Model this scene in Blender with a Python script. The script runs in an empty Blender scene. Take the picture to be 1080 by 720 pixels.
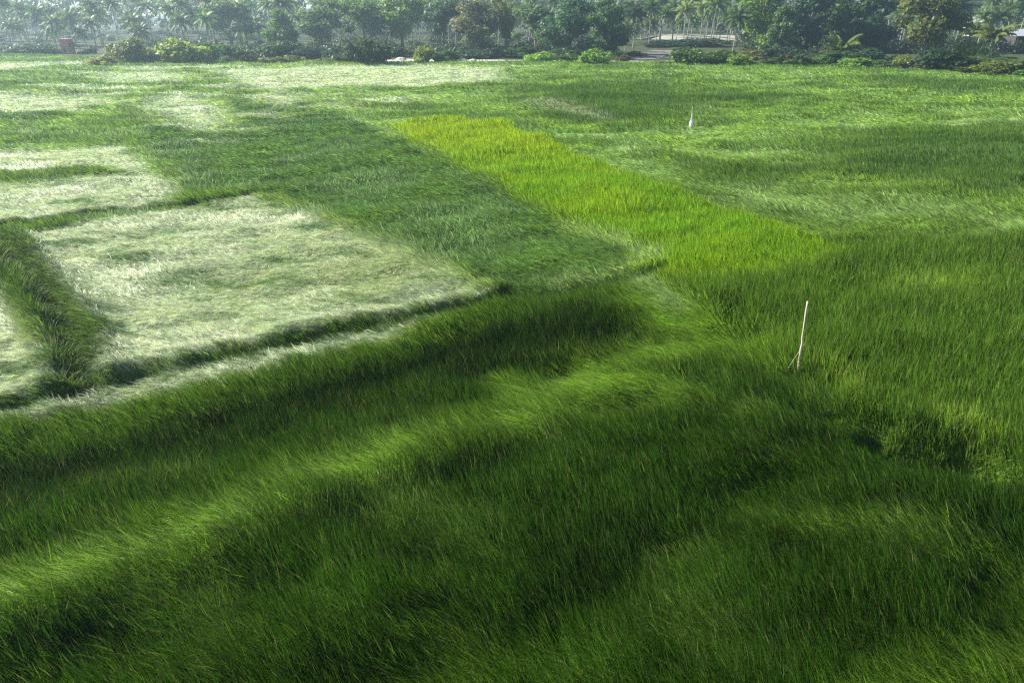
import bpy, math, random
import numpy as np

C = bpy.context.scene.collection
R = math.radians
PI = math.pi
rng = np.random.default_rng(11)
random.seed(5)

# ------------------------------------------------------------------ camera numbers
CAM_H = 12.0
PITCH = R(25.9)
F = 720.0                                   # focal length in pixels of the 1080 wide photograph
SP, CP = math.sin(PITCH), math.cos(PITCH)

def at(px, py, z=0.0):
    """ground point that a pixel of the photograph looks at"""
    u, v = (px - 540) / F, (py - 360) / F
    dx, dy, dz = u, CP - v * SP, -SP - v * CP
    t = (z - CAM_H) / dz
    return (dx * t, dy * t)

def depth_of(x, y, z=0.0):
    return y * CP + (CAM_H - z) * SP

def poly(pix, z=0.35):
    return np.array([at(a, b, z) for a, b in pix])

# ------------------------------------------------------------------ noise
_perm = np.random.default_rng(3).permutation(1024)
_grad = np.random.default_rng(4).uniform(0, 2 * PI, 1024)
_gx, _gy = np.cos(_grad), np.sin(_grad)

def pnoise(x, y, seed=0):
    xi, yi = np.floor(x).astype(np.int64), np.floor(y).astype(np.int64)
    xf, yf = x - xi, y - yi
    u, v = xf * xf * xf * (xf * (xf * 6 - 15) + 10), yf * yf * yf * (yf * (yf * 6 - 15) + 10)
    def g(ix, iy, fx, fy):
        h = _perm[(_perm[(ix + seed * 37) & 1023] + iy) & 1023]
        return _gx[h] * fx + _gy[h] * fy
    a, b = g(xi, yi, xf, yf), g(xi + 1, yi, xf - 1, yf)
    c, d = g(xi, yi + 1, xf, yf - 1), g(xi + 1, yi + 1, xf - 1, yf - 1)
    return (a + (b - a) * u + ((c + (d - c) * u) - (a + (b - a) * u)) * v) * 1.5

def fbm(x, y, seed=0, o=3):
    s, a, t = 0, 1.0, 0
    for k in range(o):
        s = s + a * pnoise(x * 2 ** k, y * 2 ** k, seed + k * 5)
        t += a
        a *= 0.5
    return s / t

def sstep(a, b, x):
    t = np.clip((x - a) / (b - a), 0, 1)
    return t * t * (3 - 2 * t)

def d_line(x, y, pts):
    """distance to a polyline and the signed side (positive = left of its direction)"""
    best = np.full(x.shape, 1e9)
    side = np.zeros(x.shape)
    for (ax, ay), (bx, by) in zip(pts[:-1], pts[1:]):
        ex, ey = bx - ax, by - ay
        L = ex * ex + ey * ey + 1e-9
        t = np.clip(((x - ax) * ex + (y - ay) * ey) / L, 0, 1)
        qx, qy = x - ax - t * ex, y - ay - t * ey
        d = qx * qx + qy * qy
        m = d < best
        best = np.where(m, d, best)
        side = np.where(m, np.sign(ex * (y - ay) - ey * (x - ax)), side)
    return np.sqrt(best), side

def sd_poly(x, y, pts):
    d, _ = d_line(x, y, np.vstack([pts, pts[:1]]))
    ins = np.zeros(x.shape, bool)
    n = len(pts)
    for i in range(n):
        ax, ay = pts[i]
        bx, by = pts[(i + 1) % n]
        c = ((ay > y) != (by > y)) & (x < (bx - ax) * (y - ay) / (by - ay + 1e-12) + ax)
        ins ^= c
    return np.where(ins, -d, d)

def inside(x, y, pts, w):
    return sstep(w, -w, sd_poly(x, y, pts))

# ------------------------------------------------------------------ plots of the field (ground polygons)
PALE_NEAR = poly([(22, 243), (120, 225), (268, 202), (340, 226), (430, 258), (522, 300), (420, 330), (260, 364), (90, 400), (78, 398), (112, 350), (70, 300)])
PALE_WEST = poly([(-200, 330), (0, 300), (30, 345), (62, 392), (40, 412), (-40, 430), (-220, 470)])
PALE_STRIP = poly([(-220, 470), (-40, 425), (60, 402), (200, 376), (400, 336), (500, 312), (420, 345), (250, 385), (110, 418), (-40, 440), (-260, 500)])
PALE_MID = poly([(-300, 175), (0, 158), (130, 149), (165, 170), (192, 196), (185, 208), (0, 236), (-300, 275)])
GREEN_STRIPE = poly([(-300, 186), (0, 181), (110, 173), (135, 176), (100, 184), (0, 192), (-300, 204)])
PALE_FAR = [poly(p) for p in (
    [(-300, 104), (0, 98), (60, 100), (118, 101), (122, 108), (60, 113), (0, 119), (-300, 130)],
    [(-200, 67), (0, 65.5), (55, 66), (60, 70), (0, 73), (-200, 76)],
    [(105, 79), (160, 75), (205, 79), (190, 84), (130, 85)],
    [(155, 104), (205, 98), (232, 108), (244, 130), (215, 136), (175, 122)],
    [(225, 73), (330, 69), (430, 68), (528, 70), (530, 84), (440, 91), (360, 92), (300, 95), (255, 88)],
    [(255, 100), (290, 96), (330, 104), (300, 110)],
)]
FAR_WEST = poly([(-500, 62), (0, 62), (330, 67), (560, 69), (545, 92), (300, 120), (255, 142), (190, 150), (150, 118), (-500, 150)])
EAST_EDGE = poly([(300, 206), (345, 226), (432, 259), (524, 301)])
FRINGE = [(poly(p), w) for p, w in (([(600, 232), (650, 250), (690, 268)], .8), ([(676, 290), (700, 306), (722, 322)], .6), ([(590, 296), (640, 290), (690, 272)], .5))]
FAN = poly([(640, 300), (690, 298), (735, 318), (790, 345), (812, 378), (770, 385), (700, 350)])
LIGHT_DRIFT = [(poly(p), w) for p, w in (
    ([(590, 158), (680, 172), (780, 196), (880, 222), (1000, 235), (1150, 240)], 3.2),
    ([(600, 145), (720, 150), (840, 130), (960, 118), (1150, 115)], 3.5),
    ([(780, 90), (880, 94), (960, 104), (1150, 108)], 5.0),
    ([(700, 74), (900, 78), (1100, 86)], 7.0),
    ([(700, 205), (780, 222), (860, 240)], 1.8),
    ([(570, 105), (620, 112), (660, 124)], 4.0),
)]
SHADE_BELT = poly([(-260, 552), (0, 484), (110, 462), (250, 419), (420, 375), (530, 344), (600, 342)])  # band below the near bund where shade is painted on the sedge
PALE_FLECK = poly([(565, 104), (600, 106), (640, 121), (655, 126), (600, 122), (572, 112)])
BLUE_PLOT = poly([(240, 100), (330, 108), (385, 128), (430, 150), (520, 186), (600, 234), (684, 268), (655, 292), (560, 300), (524, 300), (430, 258), (340, 224), (268, 200), (205, 195), (165, 150), (160, 128), (250, 138)])
YELLOW_PLOT = poly([(412, 130), (470, 123), (540, 132), (600, 157), (700, 196), (895, 262), (800, 286), (690, 292), (676, 262), (600, 228), (510, 184), (440, 150)])
SEDGE_EAST = poly([(700, 292), (800, 286), (900, 262), (1000, 250), (1400, 235), (1700, 470), (1100, 470), (960, 450), (860, 400), (800, 372), (735, 330)])
FORE_PLOT = poly([(-300, 470), (0, 447), (110, 431), (250, 391), (420, 349), (520, 317), (600, 304), (660, 295), (720, 330), (800, 372), (860, 405), (960, 455), (1100, 470), (1700, 475), (2400, 1300), (-1300, 1300)], .95)
LODGE_BAND = poly([(-180, 712), (-60, 674), (60, 624), (180, 582), (300, 536), (400, 496), (490, 466), (560, 452)])
LODGE_MID = poly([(520, 385), (640, 345), (740, 340), (800, 372), (790, 400), (700, 430), (620, 440), (540, 440)])
TRENCH_W = poly([(-30, 238), (10, 258), (40, 290), (66, 330), (88, 370), (84, 402)])
BUND_NEAR = poly([(-260, 478), (-60, 428), (62, 401), (180, 373), (260, 358), (420, 325), (524, 300)])
BUND_MID = poly([(-300, 290), (0, 236), (90, 219), (185, 209), (280, 199)])
BUND_EAST = poly([(524, 302), (560, 301), (625, 297), (684, 282)])
PIT = [poly([(950, 460), (1040, 474)]), poly([(890, 432), (930, 440)])]
FIELD = poly([(-900, 50), (-200, 55), (0, 58), (100, 62), (200, 65), (330, 66.5), (540, 67), (720, 67), (850, 70), (960, 74), (1080, 80), (1300, 90), (2200, 140), (4000, 1500), (-3000, 1500)], 0.0)
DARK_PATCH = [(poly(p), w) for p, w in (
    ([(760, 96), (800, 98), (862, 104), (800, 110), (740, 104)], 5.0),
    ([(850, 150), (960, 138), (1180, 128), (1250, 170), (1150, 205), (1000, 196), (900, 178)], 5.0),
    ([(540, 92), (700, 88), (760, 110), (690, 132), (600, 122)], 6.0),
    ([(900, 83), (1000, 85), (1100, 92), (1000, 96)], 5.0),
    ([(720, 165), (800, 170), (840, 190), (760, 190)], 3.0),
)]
BRIGHT_EAST = [(poly(p), w) for p, w in (
    ([(930, 302), (990, 294), (1040, 306), (990, 318)], 1.8),
    ([(862, 378), (890, 384), (925, 408), (905, 412), (870, 396)], 0.5),
    ([(985, 425), (1030, 430), (1060, 452), (1030, 462), (1000, 445)], 0.5),
)]
VALLEY = [(poly(p), d, w) for p, d, w in (          # shallow hollows in the foreground
    ([(380, 720), (520, 660), (640, 610), (780, 535), (840, 505)], .26, 1.0),
    ([(-260, 526), (0, 474), (110, 456), (250, 414), (420, 371), (530, 337)], .10, 1.1),
    ([(-260, 560), (0, 494), (110, 472), (250, 428), (420, 382), (530, 348)], .50, 2.5),
        ([(500, 380), (560, 372), (600, 380)], .40, .8),
    ([(640, 425), (700, 420), (745, 425)], .35, .7),
    ([(-60, 720), (40, 690), (120, 680)], .12, 1.0),
    ([(1060, 620), (1110, 580), (1160, 560)], .45, 1.0),
    ([(830, 393), (860, 398), (885, 402)], .35, .45),
    ([(948, 458), (1045, 476)], 1.35, 1.0),
    ([(800, 350), (780, 332), (770, 322)], .3, .5),
)]

def ground_z(x, y):
    d = np.sqrt(x * x + y * y)
    k = sstep(8, 30, d)
    # low swells that run along the bunds
    a = R(30)
    lx, ly = x * math.cos(a) + y * math.sin(a), -x * math.sin(a) + y * math.cos(a)
    z = 0.42 * fbm(lx / 9.0, ly / 3.8, 2, 2) + 0.14 * fbm(x / 2.2, y / 2.2, 9, 2)
    z = z + 0.85 * sstep(35, 90, d) * fbm(lx / 26.0, ly / 11.0, 21, 3)
    z = z * (1 - 0.97 * sstep(150, 185, d))
    near = d < 90
    if near.any():
        xn, yn = x[near], y[near]
        wx, wy = xn + .35 * fbm(xn / 1.6, yn / 1.6, 31, 2), yn + .35 * fbm(xn / 1.6, yn / 1.6, 41, 2)
        q = np.zeros(xn.shape)
        dd, s = d_line(wx, wy, BUND_NEAR)
        sg = dd * s
        br = .65 + .5 * fbm(xn / 2.5, yn / 2.5, 51, 2)
        q += br * (.30 * np.exp(-((sg - .45) / .55) ** 2) - .55 * np.exp(-((sg + .5) / .45) ** 2))
        dd, s = d_line(wx, wy, BUND_MID)
        sg = dd * s
        q += br * (.25 * np.exp(-((sg - .5) / .7) ** 2) - .75 * np.exp(-((sg + .5) / .5) ** 2))
        dd, s = d_line(wx, wy, BUND_EAST)
        sg = dd * s
        q += .6 * sstep(5.0, 1.0, wx) * br * (.25 * np.exp(-((sg - .4) / .5) ** 2) - .8 * np.exp(-((sg + .4) / .4) ** 2))
        dd, s = d_line(wx, wy, TRENCH_W)
        q += -.65 * np.exp(-(dd / .6) ** 2) + .25 * np.exp(-((dd - 1.0) / .5) ** 2)
        for p, dep, w in VALLEY:
            dd, s = d_line(wx, wy, p)
            q -= 1.35 * dep * np.exp(-(dd / w) ** 2)
        dd, s = d_line(wx, wy, LODGE_BAND)
        sg = dd * s
        q += .46 * sstep(5.0, -1.0, wx) * np.where(sg > -.2, np.exp(-((sg + .2) / 1.7) ** 2), np.exp(-((sg + .2) / .85) ** 2))
        z = z.copy()
        z[near] += q
    return z

# ------------------------------------------------------------------ what grows where
COL = {k: np.array(v) for k, v in dict(
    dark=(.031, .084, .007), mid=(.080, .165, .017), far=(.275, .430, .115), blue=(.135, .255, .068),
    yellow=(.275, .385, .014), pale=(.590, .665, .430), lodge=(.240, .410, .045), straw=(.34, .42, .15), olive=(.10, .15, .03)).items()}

def grass_state(x, y):
    n = x.shape[0]
    d = np.sqrt(x * x + y * y)
    wamp = np.clip(d * .012, .25, 2.2)
    wx = x + wamp * 1.3 * fbm(x / (3 * wamp), y / (3 * wamp), 61, 3)
    wy = y + wamp * 1.3 * fbm(x / (3 * wamp), y / (3 * wamp), 71, 3)
    col = np.tile(COL['mid'], (n, 1))
    ln = np.full(n, .75)
    l0, l1 = np.full(n, 18.0), np.full(n, 55.0)
    az = R(165) + 0.7 * fbm(x / 7, y / 7, 81, 2) * 2       # leaning away to the left
    sprd = np.full(n, .7)
    kind = np.zeros(n, np.int8)
    def mixc(m, c):
        col[:] = col * (1 - m[:, None]) + c * m[:, None]
    def setv(arr, m, v):
        arr[:] = arr * (1 - m) + v * m
    # the wide eastern field: half lodged, in long drifts
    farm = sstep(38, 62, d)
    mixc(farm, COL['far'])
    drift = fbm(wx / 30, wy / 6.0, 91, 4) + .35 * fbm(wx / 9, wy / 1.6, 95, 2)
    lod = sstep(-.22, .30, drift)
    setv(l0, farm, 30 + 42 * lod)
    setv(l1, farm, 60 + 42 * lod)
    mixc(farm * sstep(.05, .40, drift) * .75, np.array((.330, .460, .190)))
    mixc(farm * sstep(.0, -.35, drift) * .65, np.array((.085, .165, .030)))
    for p, w in LIGHT_DRIFT:
        dd, s = d_line(wx, wy, p)
        m = np.exp(-(dd / w) ** 2) * (.55 + .45 * sstep(-.3, .3, fbm(wx / 8, wy / 2.2, 97, 3)))
        setv(l0, m, 72); setv(l1, m, 98)
        mixc(m * .6, np.array((.300, .460, .140)))
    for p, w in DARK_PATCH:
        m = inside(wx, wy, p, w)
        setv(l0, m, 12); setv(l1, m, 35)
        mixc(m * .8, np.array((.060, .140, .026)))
    # standing sedge to the east
    m = inside(wx, wy, SEDGE_EAST, 1.3)
    mixc(m, COL['mid'] * (1 + .25 * fbm(wx / 4, wy / 4, 15, 3))[:, None])
    setv(l0, m, 5); setv(l1, m, 22); setv(ln, m, .95); setv(sprd, m, 2.2)
    kind[m > .5] = 1
    for p, w in BRIGHT_EAST:
        m = inside(wx, wy, p, w)
        mixc(m * .75, np.array((.21, .33, .045)))
    # blue green plot, combed to the right
    m = inside(wx, wy, BLUE_PLOT, 1.2)
    mixc(m, COL['blue'] * (1 + .35 * fbm(wx / 6, wy / 3, 17, 3))[:, None])
    setv(l0, m, 50); setv(l1, m, 92); setv(ln, m, .8); setv(sprd, m, .9)
    # yellow green plot
    m = inside(wx, wy, YELLOW_PLOT, 1.0 + 1.0 * sstep(48, 28, d))
    yb = np.clip(sstep(50, 72, d) * .9 + .5 * sstep(-.1, .4, fbm(wx / 9, wy / 6, 19, 2)), 0, 1)
    mixc(m, COL['yellow'])
    mixc(m * (1 - yb) * .85, np.array((.155, .315, .020)))
    setv(l0, m, 6); setv(l1, m, 30); setv(ln, m, .8); setv(sprd, m, 2.0)
    kind[m > .5] = 3
    # pale lodged plots
    pale = np.maximum.reduce([inside(wx, wy, PALE_NEAR, .55), inside(wx, wy, PALE_WEST, .5), inside(wx, wy, PALE_MID, .9)] +
                             [inside(wx, wy, p, 3.6) for p in PALE_FAR])
    strip = inside(wx, wy, PALE_STRIP, .5)
    pale = np.maximum(pale, strip * .95)
    g = inside(wx, wy, GREEN_STRIPE, 1.0)
    nz = fbm(wx / 4.5, wy / 1.8, 23, 4)
    green_in = sstep(.07, .45, nz) * (.9 - .5 * sstep(40, 80, d))
    green_in = np.maximum(green_in, .6 * sstep(.12, .42, fbm(wx / 2.4 + wy * .25, wy / .55, 107, 3)) * sstep(60, 35, d))
    # greener heart of the near pale plot
    cx, cy = at(190, 285, .3)
    green_in = np.maximum(green_in, .75 * np.exp(-(((wx - cx) / 3.6) ** 2 + ((wy - cy) / 2.2) ** 2)) * sstep(-.3, .2, nz))
    ex, ey = at(400, 280, .3)
    warm = np.exp(-(((wx - ex) / 5.5) ** 2 + ((wy - ey) / 4.5) ** 2))
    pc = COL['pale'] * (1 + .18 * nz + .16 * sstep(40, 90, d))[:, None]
    pc = pc * (1 - .6 * warm[:, None]) + COL['straw'] * (.6 * warm[:, None])
    pc = pc * (1 - green_in[:, None]) + np.array((.15, .26, .07)) * green_in[:, None]
    pm = pale * (1 - g)
    # the fringe along the plot's eastern edge stands up
    mixc(pm, pc)
    setv(l0, pm, 74); setv(l1, pm, 100); setv(ln, pm, .6); setv(sprd, pm, .55)
    az_p = R(185) + 1.2 * fbm(x / 5, y / 5, 27, 2)
    az = az * (1 - pm) + az_p * pm
    kind[(pm > .5)] = 2
    st = inside(wx, wy, FAR_WEST, 5.0) * sstep(-.08, .22, fbm(wx / 30, wy / 5.0, 99, 4)) * .92 * (1 - pm)
    mixc(st, COL['pale'] * 1.0); setv(l0, st, 70); setv(l1, st, 98)
    kind[(st > .5)] = 2
    dd, s = d_line(wx, wy, EAST_EDGE)
    m = np.exp(-(dd / .65) ** 2)
    setv(l0, m, 32); setv(l1, m, 70); setv(ln, m, .85)
    mixc(m * .5, np.array((.40, .52, .22)))
    m = inside(wx, wy, PALE_FLECK, 2.0) * .6
    mixc(m, COL['pale'] * .7); setv(l0, m, 70); setv(l1, m, 95)
    # western trench: rank green grass
    dd, s = d_line(wx, wy, TRENCH_W)
    m = np.exp(-(dd / .75) ** 2)
    m = np.clip(m * 1.5, 0, 1) * sstep(60, 40, d)
    mixc(m, np.array((.075, .135, .030)))
    setv(l0, m, 20); setv(l1, m, 95); setv(ln, m, .7); setv(sprd, m, 2.4)
    # foreground
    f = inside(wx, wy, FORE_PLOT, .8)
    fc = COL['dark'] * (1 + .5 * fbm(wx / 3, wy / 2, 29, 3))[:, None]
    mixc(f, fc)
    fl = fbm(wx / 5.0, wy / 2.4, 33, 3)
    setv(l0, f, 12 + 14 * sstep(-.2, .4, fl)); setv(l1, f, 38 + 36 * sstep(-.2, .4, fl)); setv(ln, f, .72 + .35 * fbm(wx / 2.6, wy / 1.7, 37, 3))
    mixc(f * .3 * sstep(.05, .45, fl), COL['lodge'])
    az_f = R(150) + .9 * fbm(x / 6, y / 6, 35, 2)
    az = az * (1 - f) + az_f * f
    kind[f > .5] = 1
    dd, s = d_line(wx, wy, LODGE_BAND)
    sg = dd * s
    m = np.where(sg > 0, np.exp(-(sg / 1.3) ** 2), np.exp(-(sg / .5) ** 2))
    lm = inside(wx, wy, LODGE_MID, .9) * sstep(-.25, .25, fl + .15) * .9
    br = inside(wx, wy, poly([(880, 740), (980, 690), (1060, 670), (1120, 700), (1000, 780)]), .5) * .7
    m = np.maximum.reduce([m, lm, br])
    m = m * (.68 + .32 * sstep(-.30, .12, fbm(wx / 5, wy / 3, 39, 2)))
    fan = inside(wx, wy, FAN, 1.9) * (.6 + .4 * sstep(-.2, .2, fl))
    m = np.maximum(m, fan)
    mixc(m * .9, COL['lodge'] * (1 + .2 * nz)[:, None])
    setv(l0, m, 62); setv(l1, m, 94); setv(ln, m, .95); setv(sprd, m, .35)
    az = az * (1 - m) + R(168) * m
    for p, w in FRINGE:
        dd, s = d_line(wx, wy, p)
        m = np.exp(-(dd / w) ** 2) * .8
        mixc(m, np.array((.34, .46, .20))); setv(l0, m, 40); setv(l1, m, 85)
    dd, s = d_line(wx, wy, SHADE_BELT)
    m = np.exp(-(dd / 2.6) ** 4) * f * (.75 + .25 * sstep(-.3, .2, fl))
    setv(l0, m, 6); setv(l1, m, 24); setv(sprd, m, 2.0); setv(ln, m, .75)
    mixc(m * .95, np.array((.0085, .026, .003)))  # near-black blade colour stands in for the shade lying here
    for b, wd in ((PIT[0], .85), (PIT[1], .4)):
        dd, s = d_line(wx, wy, b)
        setv(ln, np.clip(1.4 * np.exp(-(dd / wd) ** 2), 0, 1), .24)
    # ditches under the bunds: short green growth
    for b, wd in ((BUND_NEAR, .55), (BUND_MID, .6), (BUND_EAST, .38)):
        dd, s = d_line(wx, wy, b)
        m = np.clip(1.5 * np.exp(-((dd * s + .4) / wd) ** 2), 0, 1) * sstep(70, 50, d)
        m = m * sstep(-.7, -.1, fbm(wx / 3, wy / 3, 51, 2))
        mixc(m, np.array((.090, .170, .030)))
        setv(ln, m, .45); setv(l0, m, 25); setv(l1, m, 70)
        kind[(m > .6) & (kind == 2)] = 0
    return col, ln, l0, l1, az, sprd, kind, d

# ------------------------------------------------------------------ helpers for objects
def tag(o, label=None, cat=None, group=None, kind=None):
    if label: o['label'] = label
    if cat: o['category'] = cat
    if group: o['group'] = group
    if kind: o['kind'] = kind
    return o

def raw_mesh(name, verts, loop_idx, starts, totals, mat=None, col=None):
    me = bpy.data.meshes.new(name)
    me.vertices.add(len(verts))
    me.vertices.foreach_set('co', np.ascontiguousarray(verts, np.float32).ravel())
    me.loops.add(len(loop_idx))
    me.loops.foreach_set('vertex_index', np.ascontiguousarray(loop_idx, np.int32))
    me.polygons.add(len(starts))
    me.polygons.foreach_set('loop_start', np.ascontiguousarray(starts, np.int32))
    try:
        me.polygons.foreach_set('loop_total', np.ascontiguousarray(totals, np.int32))
    except Exception:
        pass
    me.update(calc_edges=True)
    if col is not None:
        a = me.color_attributes.new('Col', 'FLOAT_COLOR', 'POINT')
        c4 = np.ones((len(verts), 4), np.float32)
        c4[:, :3] = col
        a.data.foreach_set('color', c4.ravel())
    if mat: me.materials.append(mat)
    return me

class MB:
    def __init__(s): s.v, s.f = [], []
    def quad(s, a, b, c, d):
        i = len(s.v); s.v += [a, b, c, d]; s.f.append((i, i + 1, i + 2, i + 3))
    def tri(s, a, b, c):
        i = len(s.v); s.v += [a, b, c]; s.f.append((i, i + 1, i + 2))
    def box(s, x0, x1, y0, y1, z0, z1):
        i = len(s.v)
        s.v += [(x, y, z) for z in (z0, z1) for x, y in ((x0, y0), (x1, y0), (x1, y1), (x0, y1))]
        s.f += [tuple(i + k for k in q) for q in ((3, 2, 1, 0), (4, 5, 6, 7), (0, 1, 5, 4), (1, 2, 6, 5), (2, 3, 7, 6), (3, 0, 4, 7))]
    def tube(s, pts, rad, n=7):
        base = len(s.v)
        P = [np.array(p, float) for p in pts]
        for k, p in enumerate(P):
            t = P[min(k + 1, len(P) - 1)] - P[max(k - 1, 0)]
            t /= np.linalg.norm(t) + 1e-9
            a = np.cross(t, (0.3, 1, 0.1)); a /= np.linalg.norm(a) + 1e-9
            b = np.cross(t, a)
            for j in range(n):
                w = 2 * PI * j / n
                s.v.append(tuple(p + rad[k] * (math.cos(w) * a + math.sin(w) * b)))
        for k in range(len(P) - 1):
            for j in range(n):
                a0, a1 = base + k * n + j, base + k * n + (j + 1) % n
                s.f.append((a0, a1, a1 + n, a0 + n))
        s.f.append(tuple(base + j for j in range(n))[::-1])
        s.f.append(tuple(base + (len(P) - 1) * n + j for j in range(n)))
    def mesh(s, name, mat, smooth=False):
        me = bpy.data.meshes.new(name)
        me.from_pydata([tuple(map(float, v)) for v in s.v], [], s.f)
        me.materials.append(mat)
        if smooth:
            me.polygons.foreach_set('use_smooth', [True] * len(me.polygons))
        me.update()
        return me

def link(name, me, parent=None, loc=None):
    o = bpy.data.objects.new(name, me)
    C.objects.link(o)
    if parent: o.parent = parent
    if loc: o.location = loc
    return o

# ------------------------------------------------------------------ materials
def new_mat(name):
    m = bpy.data.materials.new(name)
    m.use_nodes = True
    nt = m.node_tree
    nt.nodes.clear()
    out = nt.nodes.new('ShaderNodeOutputMaterial')
    return m, nt, out

def leafy(name, attr=True, rough=.45, spec=.5, trans=.3, jitter=.35, tint=(1.15, 1.2, .6)):
    m, nt, out = new_mat(name)
    L = nt.links.new
    if attr:
        a = nt.nodes.new('ShaderNodeVertexColor'); a.layer_name = 'Col'
        src = a.outputs['Color']
    else:
        a = nt.nodes.new('ShaderNodeObjectInfo')
        src = a.outputs['Color']
    geo = nt.nodes.new('ShaderNodeNewGeometry')
    mr = nt.nodes.new('ShaderNodeMapRange')
    mr.inputs['To Min'].default_value = 1 - jitter
    mr.inputs['To Max'].default_value = 1 + jitter
    L(geo.outputs['Random Per Island'], mr.inputs['Value'])
    mul = nt.nodes.new('ShaderNodeVectorMath'); mul.operation = 'SCALE'
    L(src, mul.inputs[0]); L(mr.outputs['Result'], mul.inputs['Scale'])
    p = nt.nodes.new('ShaderNodeBsdfPrincipled')
    p.inputs['Roughness'].default_value = rough
    p.inputs['Specular IOR Level'].default_value = spec
    L(mul.outputs[0], p.inputs['Base Color'])
    t = nt.nodes.new('ShaderNodeBsdfTranslucent')
    tm = nt.nodes.new('ShaderNodeVectorMath'); tm.operation = 'MULTIPLY'
    tm.inputs[1].default_value = tint
    L(mul.outputs[0], tm.inputs[0]); L(tm.outputs[0], t.inputs['Color'])
    mx = nt.nodes.new('ShaderNodeMixShader'); mx.inputs['Fac'].default_value = trans
    L(p.outputs[0], mx.inputs[1]); L(t.outputs[0], mx.inputs[2]); L(mx.outputs[0], out.inputs['Surface'])
    return m

def solid(name, c1, c2=None, scale=3.0, rough=.8, bump=.0, spec=.3, stretch=(1, 1, 1)):
    m, nt, out = new_mat(name)
    L = nt.links.new
    p = nt.nodes.new('ShaderNodeBsdfPrincipled')
    p.inputs['Roughness'].default_value = rough
    p.inputs['Specular IOR Level'].default_value = spec
    tc = nt.nodes.new('ShaderNodeTexCoord')
    mp = nt.nodes.new('ShaderNodeMapping'); mp.inputs['Scale'].default_value = stretch
    L(tc.outputs['Object'], mp.inputs['Vector'])
    nz = nt.nodes.new('ShaderNodeTexNoise'); nz.inputs['Scale'].default_value = scale; nz.inputs['Detail'].default_value = 6
    L(mp.outputs[0], nz.inputs['Vector'])
    cr = nt.nodes.new('ShaderNodeValToRGB')
    cr.color_ramp.elements[0].position, cr.color_ramp.elements[1].position = .3, .7
    cr.color_ramp.elements[0].color = (*c1, 1)
    cr.color_ramp.elements[1].color = (*(c2 or c1), 1)
    L(nz.outputs['Fac'], cr.inputs['Fac']); L(cr.outputs['Color'], p.inputs['Base Color'])
    if bump:
        b = nt.nodes.new('ShaderNodeBump'); b.inputs['Strength'].default_value = bump
        L(nz.outputs['Fac'], b.inputs['Height']); L(b.outputs[0], p.inputs['Normal'])
    L(p.outputs[0], out.inputs['Surface'])
    return m

M_GRASS = leafy('grass_blade', True, .62, .12, .42, .5)
M_PALE = leafy('dry_grass_blade', True, .55, .3, .2, .35, (1.05, 1.05, .8))
M_LEAF = leafy('tree_leaf', False, .55, .3, .42, .5)
M_PALM = leafy('palm_leaf', False, .5, .22, .36, .35)
M_BARK = solid('grey_bark', (.16, .14, .11), (.30, .28, .24), 4, .9, .3, .2, (1, 1, .3))
M_PALMBARK = solid('palm_bark', (.26, .24, .21), (.42, .40, .36), 5, .85, .4, .2, (1, 1, 4))
M_WOOD = solid('bare_pale_wood', (.34, .29, .19), (.60, .54, .40), 9, .6, .25, .4, (1, 1, .12))
M_SAND = solid('pale_sand', (.50, .47, .40), (.70, .67, .58), .4, .95, .2)
M_EARTH = solid('grey_earth', (.10, .10, .085), (.19, .18, .15), .5, .95, .3)
M_CLEAR = solid('pale_litter', (.24, .25, .19), (.42, .42, .34), .15, .95, .1)
M_RED = solid('faded_red_wall', (.36, .14, .13), (.48, .22, .20), 1.6, .85, .1, .2, (1, 1, .4))
M_REDROOF = solid('faded_red_roof', (.42, .24, .22), (.52, .32, .29), 2.0, .7)
M_DARK = solid('dark_boards', (.035, .035, .032), (.07, .065, .06), 2.0, .9)
M_WALL = solid('whitewash', (.66, .66, .62), (.80, .80, .77), .8, .8)
M_TIN = solid('weathered_tin', (.36, .37, .38), (.54, .55, .56), 1.2, .45, .05, .5, (6, 1, 1))
M_CLOTH = solid('white_plastic', (.74, .75, .74), (.86, .87, .87), 8, .45, .2, .5)

# ------------------------------------------------------------------ the ground: one sheet to the horizon
def axis(lim0, lim1, fine0, fine1, step, grow=1.12):
    pts = list(np.arange(fine0, fine1, step))
    s, v = step, fine1
    while v < lim1:
        pts.append(v); s *= grow; v += s
    pts.append(lim1)
    s, v = step, fine0 - step
    left = []
    while v > lim0:
        left.append(v); s *= grow; v -= s
    left.append(lim0)
    return np.array(left[::-1] + pts)

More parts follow.
